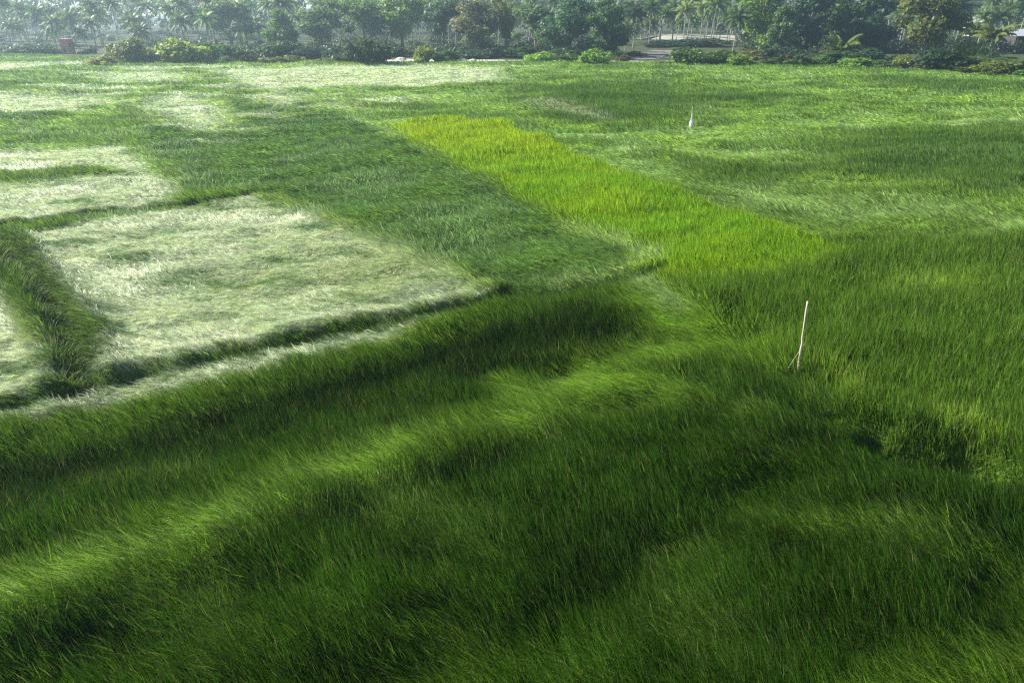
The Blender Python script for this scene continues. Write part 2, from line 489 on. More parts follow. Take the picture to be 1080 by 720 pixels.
def build_ground():
    xs = axis(-1400, 1400, -34, 34, .28, 1.06)
    ys = axis(-300, 1600, 3, 50, .28, 1.045)
    X, Y = np.meshgrid(xs, ys)
    x, y = X.ravel(), Y.ravel()
    z = ground_z(x, y)
    col = np.tile(np.array((.050, .066, .026)), (len(x), 1))
    fm = inside(x, y, FIELD, 2.0)
    near = np.sqrt(x * x + y * y) < 260
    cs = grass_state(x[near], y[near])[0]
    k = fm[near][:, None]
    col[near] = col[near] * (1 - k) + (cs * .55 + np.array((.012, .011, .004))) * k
    verts = np.stack([x, y, z], 1)
    nx, ny = len(xs), len(ys)
    i, j = np.meshgrid(np.arange(nx - 1), np.arange(ny - 1))
    a = (j * nx + i).ravel()
    q = np.stack([a, a + 1, a + 1 + nx, a + nx], 1).ravel()
    m, nt, out = new_mat('field_soil')
    L = nt.links.new
    vc = nt.nodes.new('ShaderNodeVertexColor'); vc.layer_name = 'Col'
    tc = nt.nodes.new('ShaderNodeTexCoord')
    nz = nt.nodes.new('ShaderNodeTexNoise'); nz.inputs['Scale'].default_value = .9; nz.inputs['Detail'].default_value = 8
    L(tc.outputs['Object'], nz.inputs['Vector'])
    mr = nt.nodes.new('ShaderNodeMapRange'); mr.inputs['To Min'].default_value = .55; mr.inputs['To Max'].default_value = 1.45
    L(nz.outputs['Fac'], mr.inputs['Value'])
    sc = nt.nodes.new('ShaderNodeVectorMath'); sc.operation = 'SCALE'
    L(vc.outputs['Color'], sc.inputs[0]); L(mr.outputs['Result'], sc.inputs['Scale'])
    p = nt.nodes.new('ShaderNodeBsdfPrincipled'); p.inputs['Roughness'].default_value = .95; p.inputs['Specular IOR Level'].default_value = .1
    L(sc.outputs[0], p.inputs['Base Color']); L(p.outputs[0], out.inputs['Surface'])
    me = raw_mesh('ground', verts, q, np.arange(0, len(q), 4), np.full(len(q) // 4, 4), m, col)
    me.polygons.foreach_set('use_smooth', [True] * len(me.polygons))
    tag(link('ground', me), kind='structure')

build_ground()

# ------------------------------------------------------------------ the grass: real blades, combed by the wind
def build_grass():
    N = GRASS_N
    dg = np.linspace(3.5, 222, 4000)
    sl = np.sqrt(dg ** 2 + CAM_H ** 2)
    W = .765 * (dg * CP + CAM_H * SP) + 3.0
    pdf = W * np.clip(1 / sl, 0, 1 / 13.0) * (1 - .45 * sstep(60, 200, dg))
    cdf = np.cumsum(pdf); cdf /= cdf[-1]
    d = np.interp(rng.random(N), cdf, dg)
    w = .765 * (d * CP + CAM_H * SP) + 3.0
    x = rng.uniform(-1, 1, N) * w
    y = d
    keep = sd_poly(x, y, FIELD) < 0
    x, y = x[keep], y[keep]
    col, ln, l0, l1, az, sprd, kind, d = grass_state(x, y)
    n = len(x)
    z = ground_z(x, y)
    sl = np.sqrt(x * x + y * y + CAM_H ** 2)
    wid = np.maximum(.010, .00078 * sl) * rng.uniform(.6, 1.4, n)
    patch = .7 * fbm(x / .9, y / .9, 101, 2) + .75 * fbm(x / .32, y / .32, 105, 2) * sstep(60, 25, sl)
    ln = ln * (1 + .25 * patch) * rng.uniform(.65, 1.2, n) * (1 + .5 * sstep(60, 190, sl))
    l0 = np.clip(l0 + rng.normal(0, 9, n) + 10 * patch, 0, 96)
    l1 = np.clip(l1 + rng.normal(0, 14, n) + 10 * patch, 4, 118)
    az = az + rng.normal(0, 1, n) * sprd * .55 + .5 * patch
    # hue wander blade by blade: some straw, some blue
    col = col * np.exp(rng.normal(0, .16, (n, 1))) * np.exp(rng.normal(0, .07, (n, 3)))
    dead = rng.random(n) < .035
    lumf = np.clip(col[:, 1:2] / .075, .16, 1)
    col[dead] = col[dead] * .4 + np.array((.20, .19, .09)) * .6 * lumf[dead]
    head = (rng.random(n) < .10) & (kind < 2) & (sl < 70)
    S = 3
    pos = np.zeros((n, S + 1, 3)); pos[:, 0] = np.stack([x, y, z - .02], 1)
    ca, sa = np.cos(az), np.sin(az)
    tang = np.zeros((n, S, 3))
    for k in range(S):
        t = (k + .5) / S
        a = np.radians(l0 + (l1 - l0) * t)
        tang[:, k] = np.stack([np.sin(a) * ca, np.sin(a) * sa, np.cos(a)], 1)
        pos[:, k + 1] = pos[:, k] + tang[:, k] * (ln / S)[:, None]
    # keep lodged tips above the soil
    gz = ground_z(pos[:, S, 0], pos[:, S, 1])
    lift = np.maximum(0, gz + .05 - pos[:, S, 2])
    for k in range(1, S + 1):
        pos[:, k, 2] += lift * k / S
    tw = rng.normal(0, .8, n) + rng.choice([0, PI / 2], n, p=[.7, .3]) * (np.degrees(0) + (l1 < 60))
    side = np.stack([-sa, ca, np.zeros(n)], 1)
    def wvec(k):
        t = tang[:, k]
        b = np.cross(side, t)
        return side * np.cos(tw)[:, None] + b * np.sin(tw)[:, None]
    prof = (1.0, .95, .7)
    names = {0: ('field_grass', 'mottled green field grass combed into wind drifts across the wide middle and far field', M_GRASS),
             1: ('sedge_grass', 'dark green standing sedge of the near field with bright bands pressed flat by wind', M_GRASS),
             2: ('flattened_grass', 'pale straw white grass lying flat in the plots on the western side', M_PALE),
             3: ('young_grass', 'yellow green young grass in the bright wedge shaped plot mid field', M_GRASS)}
    V = np.zeros((n, 7, 3), np.float32)
    for k in range(3):
        wv = wvec(min(k, S - 1)) * (wid * .5 * prof[k])[:, None]
        V[:, 2 * k] = pos[:, k] - wv
        V[:, 2 * k + 1] = pos[:, k] + wv
    V[:, 6] = pos[:, 3]
    pat = np.array([0, 1, 3, 2, 2, 3, 5, 4, 4, 5, 6])
    for kd, (nm, lab, mat) in names.items():
        idx = np.nonzero(kind == kd)[0]
        if not len(idx): continue
        vv = V[idx].reshape(-1, 3)
        m = len(idx)
        loops = (np.arange(m)[:, None] * 7 + pat[None]).ravel()
        starts = (np.arange(m)[:, None] * 11 + np.array([0, 4, 8])[None]).ravel()
        totals = np.tile([4, 4, 3], m)
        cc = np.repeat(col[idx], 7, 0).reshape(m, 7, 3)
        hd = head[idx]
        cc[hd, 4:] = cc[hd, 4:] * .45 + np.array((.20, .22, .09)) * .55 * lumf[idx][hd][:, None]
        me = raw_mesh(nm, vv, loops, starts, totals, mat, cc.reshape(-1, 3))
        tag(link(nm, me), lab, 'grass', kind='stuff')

GRASS_N = 2200000
build_grass()

exec_trees = True
# ------------------------------------------------------------------ trees
def palm_crown_mesh(seed, n_fr=26, L=4.6, wid=.17, young=False):
    r = random.Random(seed)
    mb = MB()
    for i in range(n_fr):
        a = i * 2.39996 + r.uniform(-.2, .2)
        f = (i + .5) / n_fr
        e0 = R(82 - 112 * f + r.uniform(-8, 8)) if not young else R(80 - 60 * f + r.uniform(-8, 8))
        droop = R(r.uniform(55, 85)) * (1 - .25 * f)
        ll = L * r.uniform(.8, 1.08)
        n = 15
        p = np.array((0., 0., 0.)); pts = [p.copy()]; tans = []
        ca, sa = math.cos(a), math.sin(a)
        for k in range(n):
            e = e0 - droop * ((k + .5) / n) ** 1.5
            t = np.array((math.cos(e) * ca, math.cos(e) * sa, math.sin(e)))
            tans.append(t); p = p + t * ll / n; pts.append(p.copy())
        sd = np.array((-sa, ca, 0.))
        for k in range(n):      # rachis
            w = .05 * (1 - k / n) + .012
            up = np.cross(sd, tans[k]) * w
            mb.quad(pts[k] - sd * w, pts[k] + sd * w, pts[k + 1] + sd * w * .9, pts[k + 1] - sd * w * .9)
            mb.quad(pts[k] - up, pts[k] + up, pts[k + 1] + up * .9, pts[k + 1] - up * .9)
        for k in range(2, n + 1):
            s = k / n
            lf = (.45 + .75 * math.sin(PI * min(1, .12 + .86 * s))) * L / 4.6
            t = tans[min(k, n - 1)]
            for sg in (-1, 1):
                for off in (0, .5):
                    b = pts[k] - t * (ll / n) * off
                    dv = sd * sg * .8 + t * .62 + np.array((0, 0, -.42 - r.uniform(0, .35)))
                    dv /= np.linalg.norm(dv)
                    m1 = b + dv * lf * .5; e = b + dv * lf + np.array((0, 0, -.12 * lf))
                    wv = t * wid * .5
                    mb.quad(b - wv * .6, b + wv * .6, m1 + wv, m1 - wv)
                    mb.tri(m1 - wv, m1 + wv, e)
    return mb.mesh('crown', M_PALM)

def palm_trunk_mesh(seed, h=10.0, lean=1.0, r0=.2):
    r = random.Random(seed)
    a = r.uniform(0, 2 * PI)
    mb = MB(); pts, rad = [], []
    for k in range(11):
        t = k / 10
        o = lean * (t ** 1.7)
        pts.append((o * math.cos(a) - lean * math.cos(a), o * math.sin(a) - lean * math.sin(a), h * t))
        rad.append(r0 * (1.35 - .65 * min(1, t * 3) if t < .33 else 1.0 - .25 * t) + (.012 if k % 2 else 0))
    mb.tube(pts, rad, 7)
    return mb.mesh('trunk', M_PALMBARK, True)

def leaf_cloud(mb, r, lobes, n, size):
    vols = [l[3] * l[4] * l[5] for l in lobes]
    for _ in range(n):
        cx, cy, cz, ax, ay, azz = r.choices(lobes, vols)[0]
        while True:
            u = np.array((r.gauss(0, 1), r.gauss(0, 1), r.gauss(0, 1)))
            nn = np.linalg.norm(u)
            if nn > 1e-3: break
        u /= nn
        q = r.random() ** .4
        q *= 1 + .16 * math.sin(u[0] * 7 + cx * 3) * math.sin(u[1] * 6 + cy) * math.sin(u[2] * 8 + 1)
        p = np.array((cx + u[0] * ax * q, cy + u[1] * ay * q, cz + u[2] * azz * q))
        if p[2] < .02: continue
        nrm = u * .7 + np.array((r.gauss(0, .5), r.gauss(0, .5), r.gauss(.25, .5)))
        nrm /= np.linalg.norm(nrm) + 1e-9
        a = np.cross(nrm, (r.gauss(0, 1), r.gauss(0, 1), r.gauss(0, 1))); a /= np.linalg.norm(a) + 1e-9
        b = np.cross(nrm, a)
        s = size * r.uniform(.55, 1.35)
        mb.quad(p - a * s * .5, p + b * s * .32, p + a * s * .6, p - b * s * .32)

def broad_meshes(seed, slim=1.0, n=4200, size=.05, kind='round'):
    """unit tree: 1 high, about 0.8*slim wide; trunk with limbs, and leaves in lobes"""
    r = random.Random(seed)
    lobes, limbs = [], []
    nl = r.randint(15, 20)
    for i in range(nl):
        a = i * 2.4 + r.uniform(-.5, .5)
        z = r.uniform(.16, .88)
        rr = (.34 * (1 - abs(z - .45) * 1.1)) * slim * r.uniform(.35, 1.0)
        s = r.uniform(.10, .18)
        lobes.append((rr * math.cos(a), rr * math.sin(a), z, s * slim, s * slim, s * r.uniform(.7, 1.0)))
        limbs.append((rr * math.cos(a), rr * math.sin(a), z))
    lobes.append((0, 0, .88, .10 * slim, .10 * slim, .11))
    mb = MB()
    leaf_cloud(mb, r, lobes, n, size)
    tk = MB()
    tk.tube([(0, 0, 0), (.01, .005, .2), (-.005, .01, .45), (.0, 0, .8)], [.026, .020, .015, .005], 7)
    for (lx, ly, lz) in limbs:
        z0 = max(.08, lz - .28)
        tk.tube([(0, 0, z0), (lx * .5, ly * .5, (z0 + lz) / 2 + .02), (lx, ly, lz)], [.011, .007, .003], 5)
    return tk.mesh('trunk', M_BARK, True), mb.mesh('crown', M_LEAF)

def bamboo_meshes(seed):
    r = random.Random(seed)
    mb, tk = MB(), MB()
    for i in range(22):
        a = r.uniform(0, 2 * PI); o = r.uniform(.1, .26); h = r.uniform(.75, 1.0)
        pts = []
        for k in range(6):
            t = k / 5
            q = .04 + o * t ** 2.2
            pts.append((q * math.cos(a), q * math.sin(a), h * (t - .12 * t ** 4)))
        tk.tube(pts, [.006] * 5 + [.002], 5)
        lob = []
        for k in range(2, 6):
            x, y, z = pts[k]
            lob.append((x, y, z - .02, .06, .06, .09))
        leaf_cloud(mb, r, lob, 130, .05)
    return tk.mesh('stem', M_BARK, True), mb.mesh('foliage', M_LEAF)

def shrub_meshes(seed, n=1700, size=.11):
    """unit shrub: 1 high, about 1.5 wide"""
    r = random.Random(seed)
    lobes = [(0, 0, .35, .40, .40, .36)]
    for i in range(r.randint(10, 14)):
        a = r.uniform(0, 2 * PI); q = r.uniform(.15, .68); s = r.uniform(.12, .26)
        lobes.append((q * math.cos(a), q * math.sin(a), r.uniform(.12, .85 - .55 * q), s, s, s * .9))
    mb = MB(); leaf_cloud(mb, r, lobes, n, size)
    tk = MB()
    for l in lobes:
        tk.tube([(0, 0, 0), (l[0] * .4, l[1] * .4, l[2] * .6), (l[0], l[1], l[2])], [.03, .02, .008], 5)
    return tk.mesh('stem', M_BARK, True), mb.mesh('foliage', M_LEAF)

PALM_CROWNS = [palm_crown_mesh(s, n) for s, n in ((1, 24), (2, 28), (3, 22), (4, 26), (5, 30))]
YOUNG_CROWN = [palm_crown_mesh(21, 18, 3.6, .2, True), palm_crown_mesh(22, 16, 3.6, .2, True)]
PALM_TRUNKS = [palm_trunk_mesh(s, 10, l) for s, l in ((1, .4), (2, 1.2), (3, .8), (4, 1.9), (5, .1))]
BROAD = [broad_meshes(s, sl) for s, sl in ((1, 1.0), (2, 1.15), (3, .9), (4, 1.05), (5, .8))]
SHRUB = [shrub_meshes(s) for s in (1, 2, 3, 4, 5)]
BAMBOO = bamboo_meshes(3)

def zg(x, y):
    return float(ground_z(np.array([x]), np.array([y]))[0])

def thing(name, label, cat, loc, group=None, rz=0.0):
    o = bpy.data.objects.new(name, None)
    o.empty_display_size = .3
    C.objects.link(o)
    o.location = loc
    o.rotation_euler = (0, 0, rz)
    return tag(o, label, cat, group)

_k = [0]
def nxt(n):
    _k[0] += 1
    return (_k[0] * 7 + _k[0] // 3) % n

def jit(c, s=.14):
    k = math.exp(random.gauss(0, s))
    return tuple(max(.004, v * k * math.exp(random.gauss(0, .06))) for v in c)

def palm(px, py, top, label, group, col, crown=1.0, loc=None):
    """coconut palm: foot at a pixel, heart of the crown at picture row `top`"""
    x, y = loc if loc else at(px, py)
    h = top if loc else max(2.5, (py - top) / F * depth_of(x, y))
    t = thing('coconut_palm', label, 'palm tree', (x, y, zg(x, y) - .1), group, random.uniform(0, 6.28))
    tr = link('trunk', PALM_TRUNKS[nxt(5)], t); tr.scale = (1, 1, h / 10)
    cr = link('crown', PALM_CROWNS[nxt(5)], t); cr.location = (0, 0, h); cr.scale = (crown,) * 3
    cr.color = (*jit(col), 1)
    return t

def young_palm(px, py, wpx, label, col, hpx=None):
    x, y = at(px, py)
    s = wpx / F * depth_of(x, y) / 5.2
    t = thing('young_palm', label, 'palm tree', (x, y, zg(x, y)), None, random.uniform(0, 6.28))
    hb = max(.5, (hpx or 0) / F * depth_of(x, y))
    tr = link('trunk', PALM_TRUNKS[4], t); tr.scale = (1.2, 1.2, hb / 10)
    cr = link('crown', YOUNG_CROWN[nxt(2)], t); cr.location = (0, 0, hb); cr.scale = (s,) * 3
    cr.color = (*jit(col), 1)

def tree(px, py, wpx, hpx, label, col, group=None, name='broadleaf_tree', loc=None):
    x, y = loc if loc else at(px, py)
    k = depth_of(x, y) / F
    wpx *= 1.3; hpx *= 1.06
    W, Hh = (wpx, hpx) if loc else (wpx * k, hpx * k)
    t = thing(name, label, 'tree', (x, y, zg(x, y) - .05), group, random.uniform(0, 6.28))
    tm, cm = BAMBOO if name == 'bamboo_clump' else BROAD[nxt(5)]
    s = W / .82
    tr = link('trunk' if name != 'bamboo_clump' else 'stem', tm, t); tr.scale = (s, s, Hh)
    cr = link('crown' if name != 'bamboo_clump' else 'foliage', cm, t); cr.scale = (s, s, Hh)
    cr.color = (*jit(tuple(v * (1.6 if loc is None and px < 780 and col[1] < .18 else .95 if col[1] > .18 else 1.3) for v in col), .08), 1)

def shrub(px, py, wpx, hpx, label, col, group=None):
    x, y = at(px, py)
    k = depth_of(x, y) / F
    wpx *= 1.35; hpx *= 1.1
    t = thing('shrub', label, 'shrub', (x, y, zg(x, y) - .05), group, random.uniform(0, 6.28))
    tm, cm = SHRUB[nxt(5)]
    s = (wpx * k / 1.5, wpx * k / 1.5, hpx * k)
    st = link('stem', tm, t); st.scale = s
    f = link('foliage', cm, t); f.scale = s
    f.color = (*jit(tuple(v * 1.1 for v in col), .08), 1)

G_DARK, G_MID, G_LIGHT, G_YEL = (.042, .085, .022), (.080, .15, .030), (.16, .27, .045), (.20, .26, .030)
G_GREY, G_BLUE, G_BROWN, G_RUST = (.080, .130, .055), (.036, .076, .040), (.10, .115, .045), (.15, .13, .05)
P_GRN, P_DRK, P_PALE = (.090, .15, .036), (.045, .085, .034), (.24, .31, .10)

# named palms on the left
for px, py, top, lab, col, cr in (
    (14, 53, 8, 'tall coconut palm with bare grey trunk at the far west end', P_GRN, .9),
    (34, 47, 14, 'coconut palm with upright spiky crown between two bigger palms in the west', P_DRK, .9),
    (52, 47, 20, 'dark round crowned coconut palm with hanging fronds west of the red hut', P_DRK, 1.25),
    (88, 50, 35, 'short dark coconut palm right beside the red hut', P_DRK, .8),
    (107, 48, 19, 'coconut palm with pale sunlit fronds standing just east of the red hut', P_PALE, 1.2),
    (127, 47, 8, 'tall palm with upright fronds behind the bright bush nearest the hut', P_GRN, .9),
    (146, 44, 20, 'low dark palm behind the gap between two bright green bushes', P_DRK, 1.0),
    (660, 55, 34, 'low palm with one pale frond beside the grey bare earth', P_DRK, .9),
    (720, 48, 14, 'coconut palm with pale fanned fronds above the whitish clearing', P_PALE, 1.1),
    (738, 47, 12, 'coconut palm with a bent pale frond east of the clearing centre', P_PALE, 1.0),
    (668, 52, 18, 'dark dense palm at the western edge of the clearing', P_DRK, 1.2),
    (684, 49, 12, 'coconut palm over the western end of the pale clearing', P_GRN, 1.1),
    (700, 47, 18, 'lower coconut palm at the middle of the clearing with arching fronds', P_GRN, 1.0),
    (752, 48, 9, 'coconut palm with full crown over the eastern half of the clearing', P_GRN, 1.15),
    (764, 46, 17, 'dark coconut palm beside the shaggy date palm', P_DRK, 1.1),
    (690, 45, 4, 'tall coconut palm rising out of the picture above the clearing', P_DRK, 1.2),
    (775, 57, 22, 'shaggy grey green date palm at the eastern edge of the clearing', G_GREY, 1.0),
    (930, 50, 8, 'palm with glossy pale hooked fronds above the dark grove', P_PALE, 1.1),
    (1003, 50, 10, 'dark palm behind the leafy olive tree on the east side', P_DRK, 1.2),
    (1072, 50, 12, 'dark palm with drooping fronds above the tin roofed shed', P_DRK, 1.3),
    (1036, 46, 3, 'pale trunked palm behind the two small bright palms', P_GRN, 1.1),
): palm(px, py, top, lab, None, col, cr)

# back rows of coconut palms, out to where the haze closes
placed = []
def back_row(n, y0, y1, h0, h1, lab, grp, col):
    c = 0; tries = 0
    while c < n and tries < 5000:
        tries += 1
        yy = random.uniform(y0, y1)
        xx = random.uniform(-.83, .83) * yy
        px = 540 + F * xx / depth_of(xx, yy)
        if 660 < px < 775 and yy < 285: continue
        if any((xx - a) ** 2 + (yy - b) ** 2 < 20 for a, b in placed): continue
        placed.append((xx, yy))
        side = 'west' if px < 360 else ('middle' if px < 720 else 'east')
        palm(0, 0, random.uniform(h0, h1), lab % side, grp, col, random.uniform(.9, 1.25), (xx, yy))
        c += 1
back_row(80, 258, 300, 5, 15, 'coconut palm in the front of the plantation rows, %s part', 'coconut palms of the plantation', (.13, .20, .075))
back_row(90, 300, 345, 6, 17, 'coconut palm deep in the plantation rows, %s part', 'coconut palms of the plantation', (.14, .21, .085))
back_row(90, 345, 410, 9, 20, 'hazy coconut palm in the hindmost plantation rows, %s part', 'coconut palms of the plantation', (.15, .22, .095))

# single trees
for a in (
    (385, 50, 42, 44, 'grey green round tree behind the dark bush by the sand track', G_MID),
    (425, 50, 44, 52, 'pale yellowish tree with thin crown behind the yellow green bush', G_LIGHT),
    (468, 52, 40, 44, 'dark bluish tree between the pale thin tree and the brownish one', G_BLUE),
    (503, 54, 46, 46, 'brownish grey tree west of the yellow bamboo', G_BROWN),
    (565, 56, 44, 44, 'dull brown green tree just east of the yellow bamboo', G_GREY),
    (600, 59, 54, 54, 'large dark blue green tree behind the roadside bushes', G_BLUE),
    (638, 57, 44, 52, 'dark spreading tree west of the grey bare earth', G_DARK),
    (801, 54, 46, 60, 'tall light green tree with bright sunlit crown', G_LIGHT),
    (821, 60, 30, 50, 'narrow grey green tree in front of the dark grove', G_GREY),
    (850, 55, 54, 60, 'dark blue green tree at the western end of the dark grove', G_BLUE),
    (884, 54, 56, 56, 'broad dark tree in the middle of the dark grove', G_DARK),
    (918, 55, 50, 54, 'blackish tree at the eastern end of the dark grove', G_BLUE),
    (970, 64, 50, 68, 'tall olive leafy tree in front of the dark palms', (.085, .115, .030)),
    (300, 52, 40, 36, 'hazy green tree behind the row of low bright bushes', G_MID),
    (340, 52, 40, 40, 'grey tree with thin upright crown in the western middle', G_GREY),
    (245, 48, 44, 40, 'hazy grey tree behind the eastern bright bush', G_GREY),
): tree(*a)
tree(535, 54, 30, 50, 'tall yellow bamboo clump above the sand track', (.17, .20, .03), name='bamboo_clump')

# shrubs and hedges along the edge of the field
for a in (
    (30, 57, 42, 13, 'dark hazy shrub in the west under the tall bare palm', G_DARK),
    (56, 57, 22, 10, 'small dark shrub just west of the red hut', G_DARK),
    (8, 56, 24, 9, 'low dark shrub at the western end of the field edge', G_MID),
    (93, 57, 14, 8, 'low dark shrub touching the east side of the red hut', G_DARK),
    (104, 70, 34, 11, 'low yellowish weedy shrub in front of the red hut', (.18, .22, .05)),
    (70, 73, 20, 4, 'flat green weed clump on the field in front of the hut', G_MID),
    (138, 67, 44, 28, 'tall green bush, the nearer to the hut of two bright bushes', (.12, .17, .04)),
    (187, 67, 54, 32, 'biggest bright yellow green bush of the western field edge', (.19, .24, .045)),
    (222, 64, 40, 20, 'dull green bush just east of the biggest bright bush', G_MID),
    (250, 63, 34, 19, 'grey green bush behind the small dark shrub', G_GREY),
    (263, 67, 26, 10, 'small dark rounded shrub in front of the grey green bush', G_DARK),
    (281, 67, 26, 8, 'low bright bush first east of the dark rounded shrub', (.14, .20, .05)),
    (305, 67, 28, 9, 'low bright yellowish bush second east of the dark rounded shrub', (.17, .22, .05)),
    (350, 67, 22, 7, 'single low bright bush west of the sand track', (.14, .20, .05)),
    (290, 62, 50, 20, 'dark undergrowth bush behind the low bright bushes', G_DARK),
    (330, 62, 40, 16, 'dark undergrowth bush west of the big dark bush', G_BLUE),
    (382, 68, 46, 30, 'big dark domed bush at the western start of the sand track', (.045, .075, .025)),
    (415, 60, 40, 14, 'dark low thicket behind the sand track west of the yellow bush', G_DARK),
    (446, 67, 26, 21, 'yellow green bush standing on the sand track', (.20, .23, .05)),
    (466, 66, 32, 13, 'dark bush touching the yellow green bush on the track', G_DARK),
    (500, 62, 50, 12, 'dark thicket behind the white sand heaps', G_BLUE),
    (545, 61, 46, 12, 'dark thicket at the foot of the yellow bamboo', G_DARK),
    (574, 66, 34, 14, 'pale green bush, westernmost of three roadside bushes', G_LIGHT),
    (601, 66, 26, 10, 'small green bush in the middle of three roadside bushes', G_MID),
    (626, 68, 38, 20, 'bright topped bush, easternmost of three roadside bushes', G_LIGHT),
    (655, 66, 22, 8, 'brownish dry shrub west of the grey bare earth', G_BROWN),
    (700, 49, 50, 8, 'dark shrub added for the shaded strip before the pale clearing, western piece', G_BLUE),  # these two shrubs are added to stand for shadow and a dark pool
    (740, 49, 60, 9, 'dark shrub added for the shaded strip before the pale clearing, eastern piece', G_DARK),
    (700, 69, 22, 5, 'low olive shrub at the eastern end of the sand track', G_BROWN),
    (732, 69, 36, 20, 'leafy green shrub east of the grey bare earth', G_MID),
    (757, 69, 28, 18, 'rounded green shrub next to the leafy one', (.075, .12, .03)),
    (783, 70, 34, 14, 'yellowish green shrub below the shaggy date palm', G_LIGHT),
    (800, 61, 60, 9, 'rusty brown dry shrub below the tall light green tree', G_RUST),
    (815, 70, 36, 11, 'dark low shrub in front of the rusty dry shrub', G_DARK),
    (841, 71, 20, 16, 'dark upright shrub at the western foot of the dark grove', G_DARK),
    (865, 71, 32, 16, 'green shrub at the foot of the dark grove', G_MID),
    (898, 72, 40, 12, 'low light green hedge shrub below the young palm', G_LIGHT),
    (926, 73, 30, 12, 'low olive hedge shrub west of the leafy olive tree', G_MID),
    (949, 74, 24, 17, 'bright green shrub at the foot of the leafy olive tree', (.13, .18, .03)),
    (986, 76, 58, 30, 'big very dark glossy bush at the field edge in the east', (.022, .048, .014)),
    (1018, 66, 24, 24, 'bright yellow green shrub beside the small palms', (.18, .23, .03)),
    (1050, 79, 54, 18, 'broad sunny yellow green bush at the eastern field edge', (.15, .19, .03)),
    (1082, 81, 22, 20, 'dark bush at the easternmost edge of the field', G_DARK),
    (1050, 68, 60, 9, 'low olive hedge behind the sunny yellow green bush', G_MID),
    (672, 60, 18, 7, 'small green shrub growing on the west side of the grey bare earth', G_MID),
    (716, 58, 20, 9, 'dull shrub growing on the east side of the grey bare earth', G_GREY),
    (770, 64, 30, 12, 'dark green shrub behind the yellowish shrub under the date palm', G_DARK),
    (880, 66, 44, 14, 'dark undergrowth shrub behind the squat young palm', G_DARK),
    (830, 62, 40, 14, 'dark undergrowth shrub behind the dark upright one', G_BLUE),
    (915, 66, 44, 16, 'dark undergrowth shrub at the eastern foot of the dark grove', G_BLUE),
    (1012, 76, 26, 14, 'dark green shrub joining the glossy bush to the sunny bush', G_DARK),
    (1030, 70, 34, 12, 'mid green shrub behind the gap before the sunny bush', G_MID),
    (160, 67, 26, 14, 'low green bush filling the gap between the two bright bushes', (.12, .18, .04)),
    (120, 66, 24, 10, 'low pale green bush just before the first bright bush', (.13, .18, .05)),
    (206, 66, 26, 15, 'yellowish green bush leaning on the biggest bright bush', (.16, .21, .045)),
    (236, 67, 24, 8, 'low green bush between the dull bush and the dark rounded one', G_MID),
    (400, 63, 30, 16, 'dull green bush behind the dark domed bush', G_MID),
    (525, 61, 34, 11, 'dark thicket just west of the yellow bamboo', G_BLUE),
    (650, 62, 26, 10, 'green thicket behind the brownish dry shrub', G_MID),
    (590, 62, 44, 12, 'dark thicket behind the three roadside bushes', G_DARK),
    (1110, 83, 50, 18, 'green bush beyond the dark one at the eastern edge', G_MID),
): shrub(*a)
young_palm(886, 62, 36, 'squat young palm with arching fronds in front of the dark grove', (.085, .13, .03), 6)
young_palm(1043, 56, 32, 'small bright yellow green palm with wide open fan by the shed', (.17, .21, .045), 14)
young_palm(1024, 54, 28, 'small palm with pale upright fronds behind the yellow green shrub', (.13, .17, .05), 16)

# the far wood that closes the view
def far_wood():
    r = random.Random(8)
    mb = MB()
    for i in range(430):
        x = -520 + i * 2.42 + r.uniform(-2, 2)
        y = 412 + r.uniform(-10, 60)
        h = r.uniform(13, 26)
        lob = [(x + r.uniform(-4, 4), y + r.uniform(-4, 4), h * q, r.uniform(3, 5), r.uniform(3, 5), r.uniform(2.5, 4)) for q in (.25, .5, .75, .9)]
        leaf_cloud(mb, r, lob, 190, 1.8)
    o = link('far_woods', mb.mesh('far_woods', M_LEAF))
    o.color = (.05, .075, .035, 1)
    tag(o, 'hazy far wood closing the view behind the palm plantation', 'woods', kind='stuff')
far_wood()

def undergrowth():
    r = random.Random(18)
    mb = MB(); c = 0
    while c < 700:
        y = r.uniform(222, 420) if r.random() < .7 else r.uniform(205, 250)
        x = r.uniform(-.85, .85) * y
        px, py = 540 + F * x / depth_of(x, y), 0
        if x < -.25 * y and y < 300 and r.random() < .45: continue
        if 640 < px < 785 and y > 190: continue
        if 45 < px < 112 and y < 320: continue
        if y < 216 and not px > 800: continue
        if fbm(np.array([x / 30.]), np.array([y / 14.]), 7, 2)[0] < -.12: continue
        h = r.uniform(1.2, 3.2) * (1.9 if px > 780 and y > 225 else 1)
        w = r.uniform(2.5, 5.5)
        leaf_cloud(mb, r, [(x, y, h * .3, w, w * .7, h * .5), (x + r.uniform(-2, 2), y, h * .6, w * .5, w * .5, h * .4)], 90, .85)
        c += 1
    o = link('undergrowth', mb.mesh('undergrowth', M_LEAF))
    o.color = (.035, .062, .022, 1)
    tag(o, 'dark low undergrowth covering the floor between the trees behind the field', 'undergrowth', kind='stuff')
undergrowth()

